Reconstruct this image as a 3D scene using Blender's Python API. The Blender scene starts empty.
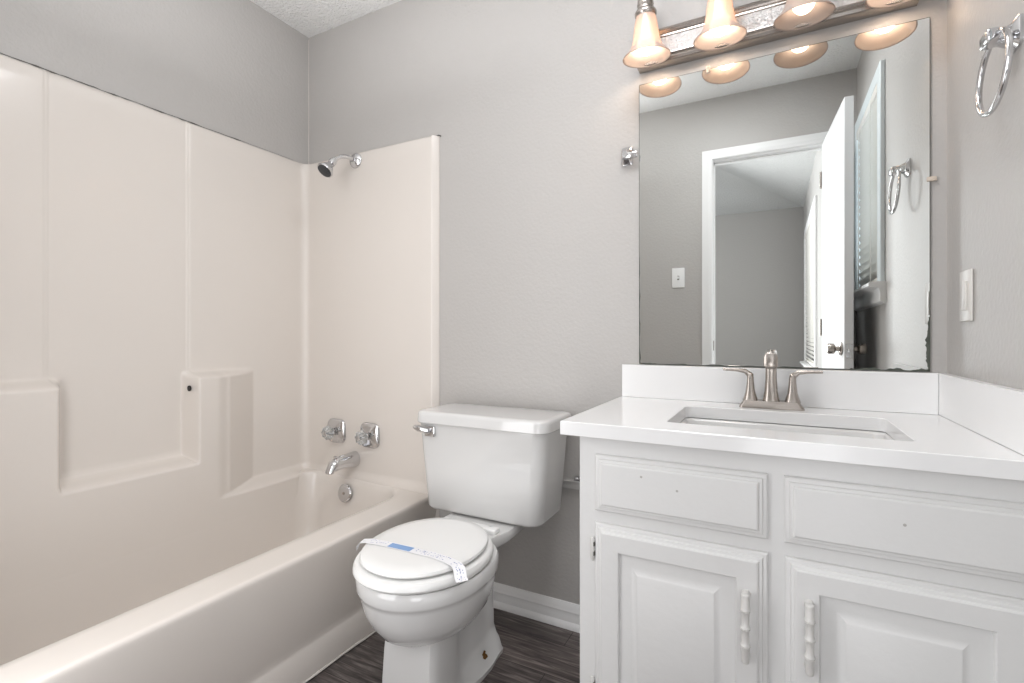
import bpy, bmesh, math, random
from mathutils import Vector, Matrix
random.seed(7)
PI = math.pi
S = bpy.context.scene
C = S.collection

# ------------------------------------------------------------ camera, world, lights, exposure
cam = bpy.data.objects.new('camera', bpy.data.cameras.new('camera')); C.objects.link(cam)
cam.location = (0, 0, 1.0225); cam.rotation_euler = (PI/2, 0, math.radians(27.86))
cam.data.sensor_width = 36; cam.data.lens = 36*494.75/1024; cam.data.shift_y = -6.3/1024
cam.data.clip_start = 0.02
S.camera = cam
S.view_settings.view_transform = 'Standard'; S.view_settings.look = 'None'
S.view_settings.gamma = 1; S.view_settings.use_curve_mapping = False
S.view_settings.exposure = 0.47
S.cycles.use_denoising = True
S.cycles.max_bounces = 10; S.cycles.diffuse_bounces = 6; S.cycles.glossy_bounces = 6
S.cycles.transmission_bounces = 6; S.cycles.transparent_max_bounces = 12
S.cycles.caustics_reflective = False; S.cycles.caustics_refractive = False
S.cycles.sample_clamp_indirect = 4
w = bpy.data.worlds.new('daylight'); S.world = w; w.use_nodes = True
w.node_tree.nodes['Background'].inputs[0].default_value = (0.93, 0.96, 1.0, 1)
w.node_tree.nodes['Background'].inputs[1].default_value = 1.0

def area(name, loc, rot, sx, sy, power, col):
    l = bpy.data.lights.new(name, 'AREA'); l.shape = 'RECTANGLE'; l.size = sx; l.size_y = sy
    l.energy = power; l.color = col
    o = bpy.data.objects.new(name, l); C.objects.link(o); o.location = loc; o.rotation_euler = rot
    return o
BULB = 19.0
area('ceiling_fill', (-0.28, 0.85, 2.425), (0, 0, 0), 0.5, 0.5, 8.0, (0.97, 0.98, 1.0))  # added overhead fill, out of view, no fixture behind it
area('front_wall_fill', (-1.07, 0.15, 1.20), (math.radians(92), 0, math.radians(-6)), 0.5, 1.8, 8.5, (0.97, 0.98, 1.0))  # added soft fill beside the front wall, outside camera and mirror view
area('low_doorway_fill', (0.06, -0.24, 0.48), (math.radians(96), 0, math.radians(36)), 0.45, 0.5, 2.2, (0.97, 0.98, 1.0))  # added low frontal fill behind the camera, below the mirror's sight line
area('upward_fill', (-1.10, 0.80, 1.98), (math.radians(180), 0, 0), 0.9, 0.8, 5.0, (0.98, 0.98, 1.0))  # added upward fill to brighten the ceiling and upper left wall
area('bedroom_fill', (-1.5, -1.6, 1.5), (math.radians(90), 0, math.radians(-38)), 1.8, 1.8, 75, (0.96, 0.98, 1.0))  # added fill standing in the open bedroom, no window modelled here
area('bathroom_window_daylight', (0.56, 0.5, 1.66), (0, math.radians(90), 0), 0.9, 0.7, 7, (0.82, 0.91, 1.0))

B = 1.633; XL = -1.96; XR = .391; YF = .078; H = 2.44

# ------------------------------------------------------------ materials
def mat(name, col, rough=.5, metal=0, spec=.5, coat=0, bump=None, noise=None, trans=0):
    m = bpy.data.materials.new(name); m.use_nodes = True; nt = m.node_tree; b = nt.nodes['Principled BSDF']
    b.inputs['Base Color'].default_value = (*col, 1); b.inputs['Roughness'].default_value = rough
    b.inputs['Metallic'].default_value = metal; b.inputs['Specular IOR Level'].default_value = spec
    b.inputs['Coat Weight'].default_value = coat; b.inputs['Coat Roughness'].default_value = .08
    b.inputs['Transmission Weight'].default_value = trans
    tc = nt.nodes.new('ShaderNodeTexCoord')
    if noise:   # (scale, amount) mild colour variation
        n = nt.nodes.new('ShaderNodeTexNoise'); n.inputs['Scale'].default_value = noise[0]; n.inputs['Detail'].default_value = 4
        mx = nt.nodes.new('ShaderNodeMix'); mx.data_type = 'RGBA'
        mx.inputs[6].default_value = (*[c*(1-noise[1]) for c in col], 1); mx.inputs[7].default_value = (*[min(1, c*(1+noise[1])) for c in col], 1)
        nt.links.new(tc.outputs['Object'], n.inputs['Vector']); nt.links.new(n.outputs['Fac'], mx.inputs[0])
        nt.links.new(mx.outputs[2], b.inputs['Base Color'])
    if bump:    # (scale, strength, distance)
        n = nt.nodes.new('ShaderNodeTexNoise'); n.inputs['Scale'].default_value = bump[0]; n.inputs['Detail'].default_value = 3
        bp = nt.nodes.new('ShaderNodeBump'); bp.inputs['Strength'].default_value = bump[1]; bp.inputs['Distance'].default_value = bump[2]
        nt.links.new(tc.outputs['Object'], n.inputs['Vector']); nt.links.new(n.outputs['Fac'], bp.inputs['Height'])
        nt.links.new(bp.outputs['Normal'], b.inputs['Normal'])
    return m
M = {}
M['wall'] = mat('greige_wall_paint', (.458, .442, .427), .42, bump=(85, .35, .004), noise=(2.5, .02))
M['ceiling'] = mat('popcorn_ceiling', (.80, .80, .79), .9, bump=(95, .9, .012))
M['fiberglass'] = mat('cream_fiberglass', (.690, .645, .602), .24, coat=.2)
M['porcelain'] = mat('white_porcelain', (.655, .652, .645), .09, coat=.5)
M['seatplastic'] = mat('white_seat_plastic', (.80, .80, .79), .16)
M['cab'] = mat('grey_cabinet_paint', (.70, .698, .692), .38, bump=(60, .18, .003))
M['cabfill'] = mat('filler_spot', (.44, .43, .41), .6)
M['quartz'] = mat('white_quartz', (.82, .82, .82), .14, noise=(6, .015))
M['quartzedge'] = M['quartz']
M['trim'] = mat('white_trim_paint', (.82, .82, .82), .35, bump=(40, .1, .002))
M['door'] = mat('white_door_paint', (.78, .78, .79), .3)
M['chrome'] = mat('chrome', (.66, .66, .67), .12, metal=1)
M['nickel'] = mat('brushed_nickel', (.46, .42, .385), .26, metal=1)
M['silver'] = mat('mirror_silver', (.86, .88, .865), .0, metal=1)
M['black'] = mat('black_void', (.004, .004, .004), .6)
M['darkrubber'] = mat('dark_nozzle_face', (.035, .038, .042), .45)
M['worn'] = mat('tarnished_edge', (.07, .08, .065), .6, noise=(60, .5))
M['caulk'] = mat('old_caulk', (.62, .59, .55), .6)
M['darkgap'] = mat('dark_gap', (.10, .095, .085), .8)  # flat dark colour for gaps and slots
M['plate'] = mat('almond_switch_plate', (.62, .60, .57), .3)
M['paper'] = mat('white_paper', (.82, .82, .84), .6)
M['blue'] = mat('pale_blue_print', (.22, .36, .62), .6)
M['ink'] = mat('blue_ink', (.16, .20, .42), .6)
M['brass'] = mat('rusty_brass', (.22, .12, .04), .45, metal=.7)
M['acrylic'] = mat('clear_acrylic', (.92, .95, .95), .06, trans=.75)
M['blind'] = mat('white_vinyl_blind', (.74, .72, .68), .45)
M['winlt'] = mat('window_vinyl', (.72, .78, .80), .35)
def pane_mat():
    m = bpy.data.materials.new('window_glass'); m.use_nodes = True; nt = m.node_tree; nt.nodes.clear()
    out = nt.nodes.new('ShaderNodeOutputMaterial'); t = nt.nodes.new('ShaderNodeBsdfTransparent'); g = nt.nodes.new('ShaderNodeBsdfGlossy')
    g.inputs['Roughness'].default_value = .02; mx = nt.nodes.new('ShaderNodeMixShader'); mx.inputs[0].default_value = .08
    nt.links.new(t.outputs[0], mx.inputs[1]); nt.links.new(g.outputs[0], mx.inputs[2]); nt.links.new(mx.outputs[0], out.inputs[0]); return m
M['glass'] = pane_mat()
M['hammered'] = mat('hammered_chrome', (.58, .575, .57), .38, metal=1, bump=(170, .9, .006))
M['greyplastic'] = mat('grey_rail_paint', (.50, .49, .48), .5)

# frosted shade: translucent, part see-through so the bulb lights the wall
def shade_mat():
    m = bpy.data.materials.new('frosted_alabaster_glass'); m.use_nodes = True; nt = m.node_tree; nt.nodes.clear()
    out = nt.nodes.new('ShaderNodeOutputMaterial')
    d = nt.nodes.new('ShaderNodeBsdfDiffuse'); d.inputs[0].default_value = (.70, .62, .58, 1)
    t = nt.nodes.new('ShaderNodeBsdfTranslucent'); t.inputs[0].default_value = (.36, .27, .215, 1)
    g = nt.nodes.new('ShaderNodeBsdfGlossy'); g.inputs['Roughness'].default_value = .2
    tr = nt.nodes.new('ShaderNodeBsdfTransparent'); tr.inputs[0].default_value = (1, .93, .86, 1)
    a = nt.nodes.new('ShaderNodeMixShader'); a.inputs[0].default_value = .45
    b = nt.nodes.new('ShaderNodeMixShader'); b.inputs[0].default_value = .05
    c = nt.nodes.new('ShaderNodeMixShader'); c.inputs[0].default_value = .16
    nt.links.new(d.outputs[0], a.inputs[1]); nt.links.new(t.outputs[0], a.inputs[2])
    nt.links.new(a.outputs[0], b.inputs[1]); nt.links.new(g.outputs[0], b.inputs[2])
    nt.links.new(b.outputs[0], c.inputs[1]); nt.links.new(tr.outputs[0], c.inputs[2])
    nt.links.new(c.outputs[0], out.inputs[0])
    return m
M['shade'] = shade_mat()
def bulb_mat(k=1):
    m = bpy.data.materials.new('glowing_bulb'); m.use_nodes = True; nt = m.node_tree; nt.nodes.clear()
    out = nt.nodes.new('ShaderNodeOutputMaterial'); e = nt.nodes.new('ShaderNodeEmission')
    e.inputs[0].default_value = (1.0, .77, .58, 1); e.inputs[1].default_value = BULB*k
    nt.links.new(e.outputs[0], out.inputs[0]); return m
M['bulb'] = bulb_mat(); M['bulboff'] = bulb_mat(.28)

def floor_mat():
    m = bpy.data.materials.new('dark_vinyl_planks'); m.use_nodes = True; nt = m.node_tree; N = nt.nodes; L = nt.links
    b = N['Principled BSDF']; b.inputs['Roughness'].default_value = .42
    tc = N.new('ShaderNodeTexCoord')
    mp = N.new('ShaderNodeMapping'); mp.inputs['Scale'].default_value = (1.6, 22, 1); L.new(tc.outputs['Object'], mp.inputs[0])
    n = N.new('ShaderNodeTexNoise'); n.inputs['Scale'].default_value = 3.2; n.inputs['Detail'].default_value = 9
    n.inputs['Roughness'].default_value = .65; n.inputs['Distortion'].default_value = .6; L.new(mp.outputs[0], n.inputs['Vector'])
    r = N.new('ShaderNodeValToRGB'); e = r.color_ramp.elements
    e[0].position = .32; e[0].color = (.022, .018, .018, 1); e[1].position = .70; e[1].color = (.31, .27, .255, 1)
    k = e.new(.52); k.color = (.115, .098, .093, 1); L.new(n.outputs['Fac'], r.inputs[0])
    br = N.new('ShaderNodeTexBrick'); br.inputs['Scale'].default_value = 1; br.inputs['Brick Width'].default_value = 1.22
    br.inputs['Row Height'].default_value = .152; br.inputs['Mortar Size'].default_value = .0012
    br.inputs['Color1'].default_value = (.75, .75, .75, 1); br.inputs['Color2'].default_value = (1.15, 1.1, 1.08, 1)
    br.inputs['Mortar'].default_value = (.15, .15, .15, 1); L.new(tc.outputs['Object'], br.inputs[0])
    mx = N.new('ShaderNodeMix'); mx.data_type = 'RGBA'; mx.blend_type = 'MULTIPLY'; mx.inputs[0].default_value = 1
    L.new(r.outputs[0], mx.inputs[6]); L.new(br.outputs[0], mx.inputs[7]); L.new(mx.outputs[2], b.inputs['Base Color'])
    bp = N.new('ShaderNodeBump'); bp.inputs['Strength'].default_value = .25; bp.inputs['Distance'].default_value = .002
    L.new(n.outputs['Fac'], bp.inputs['Height']); L.new(bp.outputs[0], b.inputs['Normal'])
    return m
M['floor'] = floor_mat()

# ------------------------------------------------------------ helpers
def NB(): return bmesh.new()
def obj(name, bm, m, parent=None, smooth=35, kind=None, loc=None):
    bmesh.ops.recalc_face_normals(bm, faces=bm.faces[:])
    me = bpy.data.meshes.new(name); bm.to_mesh(me); bm.free()
    ms = m if isinstance(m, (list, tuple)) else [m]
    for k in ms: me.materials.append(k)
    if smooth:
        me.polygons.foreach_set('use_smooth', [True]*len(me.polygons)); me.set_sharp_from_angle(angle=math.radians(smooth))
    o = bpy.data.objects.new(name, me); C.objects.link(o)
    if parent: o.parent = parent; 
    if parent and parent.type == 'EMPTY' and loc is None:   # geometry is written in world metres: shift to the parent's base
        me.transform(Matrix.Translation(-parent.location))
    elif parent and loc is None and parent.parent:
        me.transform(Matrix.Translation(-parent.parent.location))
    if kind: o['kind'] = kind
    return o
def thing(name, label, cat, loc=(0, 0, 0), group=None):
    o = bpy.data.objects.new(name, None); C.objects.link(o); o.location = loc; o.empty_display_size = .05
    o['label'] = label; o['category'] = cat
    if group: o['group'] = group
    return o
def struct(name, bm, m, parent=None, smooth=35): return obj(name, bm, m, parent, smooth, 'structure')
def add_box(bm, a, b, bev=0, seg=2):
    x0, y0, z0 = a; x1, y1, z1 = b
    r = bmesh.ops.create_cube(bm, size=1)
    bmesh.ops.transform(bm, matrix=Matrix.Translation(((x0+x1)/2, (y0+y1)/2, (z0+z1)/2)) @ Matrix.Diagonal((abs(x1-x0), abs(y1-y0), abs(z1-z0), 1)), verts=r['verts'])
    if bev:
        es = list({e for v in r['verts'] for e in v.link_edges})
        bmesh.ops.bevel(bm, geom=es, offset=bev, segments=seg, affect='EDGES', profile=.5)
def box(a, b, bev=0, seg=2):
    bm = NB(); add_box(bm, a, b, bev, seg); return bm
def add_loft(bm, rings, cap0=True, cap1=True, closed=True):
    vs = [[bm.verts.new(p) for p in r] for r in rings]
    n = len(vs[0])
    for a, b in zip(vs, vs[1:]):
        for i in range(n if closed else n-1):
            j = (i+1) % n
            try: bm.faces.new((a[i], a[j], b[j], b[i]))
            except ValueError: pass
    if cap0: bm.faces.new(vs[0])
    if cap1: bm.faces.new(vs[-1])
    return vs
def frame_of(d):
    d = Vector(d).normalized(); u = Vector((0, 0, 1)) if abs(d.z) < .9 else Vector((1, 0, 0))
    a = d.cross(u).normalized(); b = d.cross(a).normalized(); return a, b
def add_lathe(bm, origin, axis, prof, n=32, cap0=True, cap1=True):  # prof: (dist along axis, radius)
    o = Vector(origin); d = Vector(axis).normalized(); a, b = frame_of(d)
    rings = [[o+d*t+(a*math.cos(2*PI*i/n)+b*math.sin(2*PI*i/n))*max(r, 1e-4) for i in range(n)] for t, r in prof]
    add_loft(bm, rings, cap0, cap1)
def add_tube(bm, pts, rad, n=14, closed=False):
    pts = [Vector(p) for p in pts]; m = len(pts)
    rads = rad if isinstance(rad, (list, tuple)) else [rad]*m
    rings = []; up = None
    for k, p in enumerate(pts):
        if closed: d = pts[(k+1) % m]-pts[k-1]
        else: d = pts[min(k+1, m-1)]-pts[max(k-1, 0)]
        d.normalize()
        if up is None: up = frame_of(d)[0]
        a = (up-d*up.dot(d)).normalized(); up = a; b = d.cross(a)
        rings.append([p+(a*math.cos(2*PI*i/n)+b*math.sin(2*PI*i/n))*rads[k] for i in range(n)])
    if closed: rings.append(rings[0])
    add_loft(bm, rings, not closed, not closed)
    if closed: bmesh.ops.remove_doubles(bm, verts=bm.verts[:], dist=1e-6)
def bez(p0, p1, p2, p3, n=12):
    out = []
    for i in range(n+1):
        t = i/n; out.append(Vector(p0)*(1-t)**3+Vector(p1)*3*t*(1-t)**2+Vector(p2)*3*t*t*(1-t)+Vector(p3)*t**3)
    return out
def ss(a, b, v):
    t = max(0, min(1, (v-a)/(b-a))); return t*t*(3-2*t)
def rrect(x0, x1, y0, y1, r, n=6):   # rounded rectangle outline, r = one radius or four (x1y1, x0y1, x0y0, x1y0)
    rs = r if isinstance(r, (list, tuple)) else [r]*4
    out = []
    for (cx, cy, q, a0) in ((x1, y1, rs[0], 0), (x0, y1, rs[1], 90), (x0, y0, rs[2], 180), (x1, y0, rs[3], 270)):
        sx = -1 if cx == x1 else 1; sy = -1 if cy == y1 else 1
        for i in range(n+1):
            a = math.radians(a0+90*i/n); out.append((cx+sx*q+q*math.cos(a), cy+sy*q+q*math.sin(a)))
    return out
def add_profile(bm, prof, path0, path1, to3):  # straight extrusion of an open/closed profile
    add_loft(bm, [[to3(p, path0) for p in prof], [to3(p, path1) for p in prof]])

# ------------------------------------------------------------ room shell
struct('floor', box((XL-.1, -.05, -.05), (XR+.1, B+.1, 0)), M['floor'], smooth=0)
struct('wall_back', box((XL-.12, B, 0), (XR+.12, B+.12, H+.2)), M['wall'], smooth=0)
struct('wall_left', box((XL-.12, -.022, 0), (XL, B, H+.2)), M['wall'], smooth=0)
bm = NB()   # right wall with the window opening
WY0, WY1, WZ0, WZ1 = .20, .775, 1.235, 2.055
add_box(bm, (XR, -.022, 0), (XR+.12, WY0, H+.2)); add_box(bm, (XR, WY1, 0), (XR+.12, B, H+.2))
add_box(bm, (XR, WY0, 0), (XR+.12, WY1, WZ0)); add_box(bm, (XR, WY0, WZ1), (XR+.12, WY1, H+.2))
struct('wall_right', bm, M['wall'], smooth=0)
DX0, DX1, DZ = -.322, .268, 2.068
bm = NB()
add_box(bm, (XL, -.022, 0), (DX0, YF, H+.2)); add_box(bm, (DX1, -.022, 0), (XR, YF, H+.2)); add_box(bm, (DX0, -.022, DZ), (DX1, YF, H+.2))
struct('wall_front', bm, M['wall'], smooth=0)
struct('ceiling', box((XL, YF, H), (XR, B, H+.1)), M['ceiling'], smooth=0)

# bedroom seen through the doorway (in the mirror)
BX, BY, BH = .303, -3.3, 2.49
struct('floor_bedroom', box((-3.2, BY, -.05), (BX+.12, -.05, 0)), M['floor'], smooth=0)
struct('wall_far', box((-3.2, BY-.1, 0), (BX+.12, BY, 3.4)), M['wall'], smooth=0)
bm = NB(); wy0, wy1, wz0, wz1 = -2.72, -1.35, .75, 2.06
add_box(bm, (BX, BY, 0), (BX+.12, wy0, 3.4)); add_box(bm, (BX, wy1, 0), (BX+.12, -.022, 3.4))
add_box(bm, (BX, wy0, 0), (BX+.12, wy1, wz0)); add_box(bm, (BX, wy0, wz1), (BX+.12, wy1, 3.4))
struct('wall_side', bm, M['wall'], smooth=0)
bm = NB(); g = .40     # two sloping ceiling planes meeting in a valley that rises from the corner
c0 = bm.verts.new((BX, BY, BH)); c1 = bm.verts.new((BX, -.02, BH)); e = 2.2
v = bm.verts.new((BX-e, BY+e, BH+g*e)); c2 = bm.verts.new((BX-e, -.02, BH+g*e)); c3 = bm.verts.new((BX-e-1.3, BY, BH)); c4 = bm.verts.new((BX-e-1.3, BY+e, BH+g*e))
bm.faces.new((c0, c1, c2, v)); bm.faces.new((c0, v, c4, c3))
bmesh.ops.solidify(bm, geom=bm.faces[:], thickness=.05)
struct('ceiling_bedroom', bm, M['ceiling'], smooth=0)

# door casing, jambs, head
def casing_prof(): return [(0, 0), (0, .006), (.004, .011), (.022, .013), (.030, .009), (.050, .0115), (.058, .010), (.058, 0)]
bm = NB()
pr = casing_prof()
def ring_at(x, z, dx, dz): return [(x+dx*a, YF+h, z+dz*a) for a, h in pr]
add_loft(bm, [ring_at(DX0, 0, -1, 0), ring_at(DX0, DZ, -1, 1), ring_at(DX1, DZ, 1, 1), ring_at(DX1, 0, 1, 0)])
struct('trim_1', bm, M['trim'])
bm = NB()
add_box(bm, (DX0-.001, -.024, 0), (DX0+.002, YF+.001, DZ)); add_box(bm, (DX1-.002, -.024, 0), (DX1+.001, YF+.001, DZ)); add_box(bm, (DX0, -.024, DZ-.002), (DX1, YF+.001, DZ+.001))
add_box(bm, (DX0+.002, .0, 0), (DX0+.008, .034, DZ-.002)); 
add_box(bm, (DX0, .0, DZ-.012), (DX1, .034, DZ-.002))
struct('trim_2', bm, M['trim'])

# open door slab: hinged at the right jamb, standing almost along the right wall
hx, hy = .232, .090; ex, ey = .2715, .680
ang = math.atan2(ey-hy, ex-hx); L = math.hypot(ex-hx, ey-hy)
door = obj('door_1', box((0, -.035, .012), (L, 0, 2.058), .002, 1), M['door'], kind='structure')
door.location = (hx, hy, 0); door.rotation_euler = (0, 0, ang)
for side in (1, -1):
    bm = NB(); y0 = 0 if side == 1 else -.035
    add_lathe(bm, (L-.060, y0, .962), (0, side, 0), [(0, .030), (.004, .031), (.008, .026), (.009, .011), (.022, .010), (.025, .018), (.030, .0235), (.050, .0245), (.055, .021), (.056, .004)], 28)
    k = obj('door_knob', bm, M['nickel'], None, 40); k.parent = door
bm = NB(); add_box(bm, (L-.001, -.030, .925), (L+.0015, -.006, .985), .0005, 1); add_lathe(bm, (L, -.018, .955), (1, 0, 0), [(0, .008), (.009, .0075), (.011, .004)], 16)
k = obj('latch_plate', bm, M['chrome']); k.parent = door
for z in (.22, 1.02, 1.82):
    bm = NB(); add_lathe(bm, (0, .004, z), (0, 0, 1), [(0, .006), (.09, .006)], 12); k = obj('hinge', bm, M['nickel']); k.parent = door
bm = NB(); add_box(bm, (DX0+.0015, .036, .93), (DX0+.004, .062, .99), .0005, 1)
struct('strike_plate', bm, M['nickel'])

# bathroom window: casing, sill, apron, sash, glass, blind
def window(name, X, y0, y1, z0, z1, m, cw=.06, sill=True):
    bm = NB()
    for a, b in (((X-.018, y0-cw, z0), (X, y0, z1+cw)), ((X-.018, y1, z0), (X, y1+cw, z1+cw)), ((X-.018, y0, z1), (X, y1, z1+cw))):
        add_box(bm, a, b, .003, 1)
    f = struct(name, bm, m)
    bm = NB()
    add_box(bm, (X+.075, y0, z0), (X+.105, y0+.035, z1)); add_box(bm, (X+.075, y1-.035, z0), (X+.105, y1, z1))
    add_box(bm, (X+.075, y0, z0), (X+.105, y1, z0+.035)); add_box(bm, (X+.075, y0, z1-.035), (X+.105, y1, z1)); add_box(bm, (X+.078, y0, (z0+z1)/2-.018), (X+.10, y1, (z0+z1)/2+.018))
    struct('sash', bm, m, f)
    struct('pane', box((X+.088, y0+.03, z0+.03), (X+.092, y1-.03, z1-.03)), M['glass'], f)
    if sill:
        bm = NB(); pf = [(0, 0), (-.052, 0), (-.058, -.006), (-.058, -.016), (-.050, -.022), (-.026, -.026), (-.020, -.040), (-.020, -.078), (-.010, -.086), (0, -.088)]
        add_loft(bm, [[(X+a, y0-cw-.02, z0+h) for a, h in pf], [(X+a, y1+cw+.02, z0+h) for a, h in pf]])
        add_box(bm, (X, y0, z0-.02), (X+.08, y1, z0))
        struct('window_sill', bm, M['trim'], f)
    return f
def blind(name, label, X, y0, y1, z0, z1, slats, m, tilt=50):
    t = thing(name, label, 'blind', (X, (y0+y1)/2, z0))
    obj('headrail', box((X-.004, y0+.006, z1-.04), (X+.036, y1-.006, z1), .003), m, t)
    bm = NB(); dz = (z1-.055-z0)/slats
    ca, sa = math.cos(math.radians(tilt)), math.sin(math.radians(tilt)); hw = dz*.66
    for i in range(slats):
        z = z0+.012+dz*(i+.5)
        p = [(-hw, -.0012), (0, .0012), (hw, -.0012), (hw, -.0022), (0, .0002), (-hw, -.0022)]
        pts = [(X+.016+a*ca-h*sa, z-a*sa-h*ca) for a, h in p]
        add_loft(bm, [[(x, y0+.008, zz) for x, zz in pts], [(x, y1-.008, zz) for x, zz in pts]])
    obj('slats', bm, m, t)
    for y in (y0+.12*(1 if y1-y0 < .8 else 2), y1-.12*(1 if y1-y0 < .8 else 2)):
        bm = NB(); add_box(bm, (X-.010, y-.011, z0+.01), (X-.0085, y+.011, z1-.03)); obj('ladder_tape', bm, m, t)
    obj('bottom_rail', box((X+.002, y0+.008, z0), (X+.030, y1-.008, z0+.016), .003), m, t)
window('window_1', XR, WY0, WY1, WZ0, WZ1, M['winlt'])
blind('window_blind', 'white slatted blind over the bathroom window, in the mirror beside the towel ring', XR-.014, WY0, WY1, WZ0+.01, WZ1, 21, M['blind'])
window('window_2', BX, wy0, wy1, wz0, wz1, M['trim'])
blind('window_blind', 'white slatted bedroom blind, seen in the mirror through the open doorway', BX-.014, wy0, wy1, wz0+.01, wz1, 34, M['blind'])

# baseboard along the back wall
bm = NB(); pf = [(0, 0), (-.024, 0), (-.024, .010), (-.019, .018), (-.014, .022), (-.014, .040), (-.011, .048), (-.013, .056), (-.009, .066), (-.007, .078), (-.003, .084), (0, .084)]
add_loft(bm, [[(-1.215, B+a, h) for a, h in pf], [(-.40, B+a, h) for a, h in pf]])
struct('baseboard_back', bm, M['trim'])
bm = NB()
for x0, x1 in ((-1.215, DX0-.06), (DX1+.06, XR)):
    add_loft(bm, [[(x0, YF-a*.55, h) for a, h in pf], [(x1, YF-a*.55, h) for a, h in pf]])
struct('baseboard_front', bm, M['trim'])

# ------------------------------------------------------------ tub and shower unit
tub = thing('bathtub', 'cream one-piece fiberglass bathtub with tall moulded wall surround along the left wall', 'bathtub', (-1.58, .85, 0))
ZT = 1.828
def lin(a, b, st):
    n = max(1, round((b-a)/st)); return [a+(b-a)*i/n for i in range(n)]
x0w = XL+.012; yend = B-.028; r = .034; yfoot = YF+.013
path = []   # (x, y, nx, ny, tag)
for x in (-1.19, -1.4, -1.6, -1.8): path.append((x, yfoot, 0, 1, None))
for i in range(9):
    a = PI*1.5-PI/2*i/8; path.append((x0w+r+r*math.cos(a), yfoot+r+r*math.sin(a), -math.cos(a), -math.sin(a), None))
cuts = [yfoot+r+.001, .45, .62, .655, .664, .674, .705, 1.04, 1.052, 1.062, 1.074, 1.085, 1.15, 1.36, yend-r]
steps = [.03, .012, .006, .003, .0025, .003, .012, .004, .002, .002, .003, .006, .006, .012]
ys = []
for a, b, st in zip(cuts, cuts[1:], steps): ys += lin(a, b, st)
for y in ys: path.append((x0w, y, 1, 0, y))
for i in range(13):
    a = PI-PI/2*i/12; path.append((x0w+r+r*math.cos(a), yend-r+r*math.sin(a), -math.cos(a), -math.sin(a), yend-r))
xe = -1.218
for x in lin(x0w+r+.02, xe, .03)+[xe]: path.append((x, yend, 0, -1, 'end'))
# chamfered free edge returning to the wall
for px_, py_ in ((-1.214, yend+.0006), (-1.2105, yend+.003), (-1.198, B-.008), (-1.1945, B-.004), (-1.1935, B-.0015)): path.append((px_, py_, 0, -1, 'rib'))
zs = lin(.24, .38, .02)+lin(.38, .44, .004)+lin(.44, .52, .012)+lin(.52, .58, .004)+lin(.58, .85, .02)+lin(.85, .91, .004)+lin(.91, ZT-.012, .04)+[ZT-.012, ZT-.006, ZT-.002]
def prot(y, z):
    low = 1-ss(.392, .426, z)
    left = (1-ss(.668, .704, y))*(1-ss(.860, .894, z))
    mid = (1-ss(1.10, 1.14, y))*(1-ss(.545, .580, z))
    tap = 1 if y < 1.14 else (1-ss(1.14, 1.20, y)*.20) if y < 1.20 else max(0, .80*(1-(y-1.20)/.14))
    right = ss(1.052, 1.080, y)*tap*(1-ss(.860, .890, z))
    k = 14.0; v = (low, left, mid, right)   # soft union: fillets where the blocks meet
    return min(1.0, (sum(a**k for a in v))**(1/k))
rings = []
for (x, y, nx, ny, tg) in path:
    col = []
    for z in zs:
        if isinstance(tg, float):
            d = .075*prot(tg, z)
            if tg > 1.50: d *= 1-.6*ss(1.50, yend-r, tg)
            if ny: d = (.030-.018*math.degrees(math.atan2(-ny, nx))/90)*(1-ss(.392, .426, z))
            d -= .005*ss(.664, .674, tg)*(1-ss(1.070, 1.078, tg))*(1 if z > .56 else 0)
            if z > .89: d -= .003*(math.exp(-((tg-.664)/.004)**2)+math.exp(-((tg-1.079)/.004)**2))
        elif tg == 'end': d = .012*(1-ss(.385, .43, z))
        elif tg is None: d = .03*(1-ss(.385, .43, z))
        else: d = 0
        if z > ZT-.013 and tg != 'rib': d -= (.003, .006, .010)[min(2, [ZT-.012, ZT-.006, ZT-.002].index(z) if z in (ZT-.012, ZT-.006, ZT-.002) else 0)]*(0 if z == ZT-.012 else .6)
        col.append((x+nx*d, y+ny*d, z))
    px, py = (x-nx*(.0105 if ny > -.5 else .0265), y-ny*(.0105 if ny > -.5 else .0265))
    if tg == 'rib': py = B-.001
    col.append((px, py, ZT))
    rings.append([(max(XL+.0015, a), min(B-.0015, b), c) for a, b, c in col])
bm = NB(); add_loft(bm, rings, False, False, closed=False)
surround = obj('wall_surround', bm, M['fiberglass'], tub, 60)
# tub basin, deck and rim
dk = lambda x, y: .385+.018*max(0, min(1, (-1.25-x)/.6))*ss(1.3, 1.6, y)
def outline(ins, z, x0=-1.881, x1=-1.318, y0=.20, y1=1.600, n=12):
    pts = rrect(x0+ins*.28, x1-ins*.8, y0+ins*1.6, y1-ins, [.135, .085, .10, .14], n)
    return [(a, b, dk(a, b) if z is None else z) for a, b in pts]
outer = []
X0, X1, Y0, Y1 = -1.95, -1.220, YF+.004, B-.004
pl = outline(0, None)
for k, (cx, cy) in enumerate(((X1, Y1), (X0, Y1), (X0, Y0), (X1, Y0))):    # outer ring: the deck's rectangle, matched to the rounded edge
    seg_ = pl[k*13:(k+1)*13]; a, b = seg_[0], seg_[-1]
    pa = (cx, a[1]) if k % 2 == 0 else (a[0], cy)
    pb = (b[0], cy) if k % 2 == 0 else (cx, b[1])
    for i in range(13):
        f = i/12
        if f <= .5: x, y = pa[0]+(cx-pa[0])*f*2, pa[1]+(cy-pa[1])*f*2
        else: x, y = cx+(pb[0]-cx)*(f-.5)*2, cy+(pb[1]-cy)*(f-.5)*2
        outer.append((x, y, dk(x, y)))
def mixr(a, b, t, dz=0): return [tuple(p[i]*(1-t)+q[i]*t+(dz if i == 2 else 0) for i in range(3)) for p, q in zip(a, b)]
e0 = outline(0, None)
rgs = [outer, mixr(outer, e0, .25), mixr(outer, e0, .8), e0]
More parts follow.
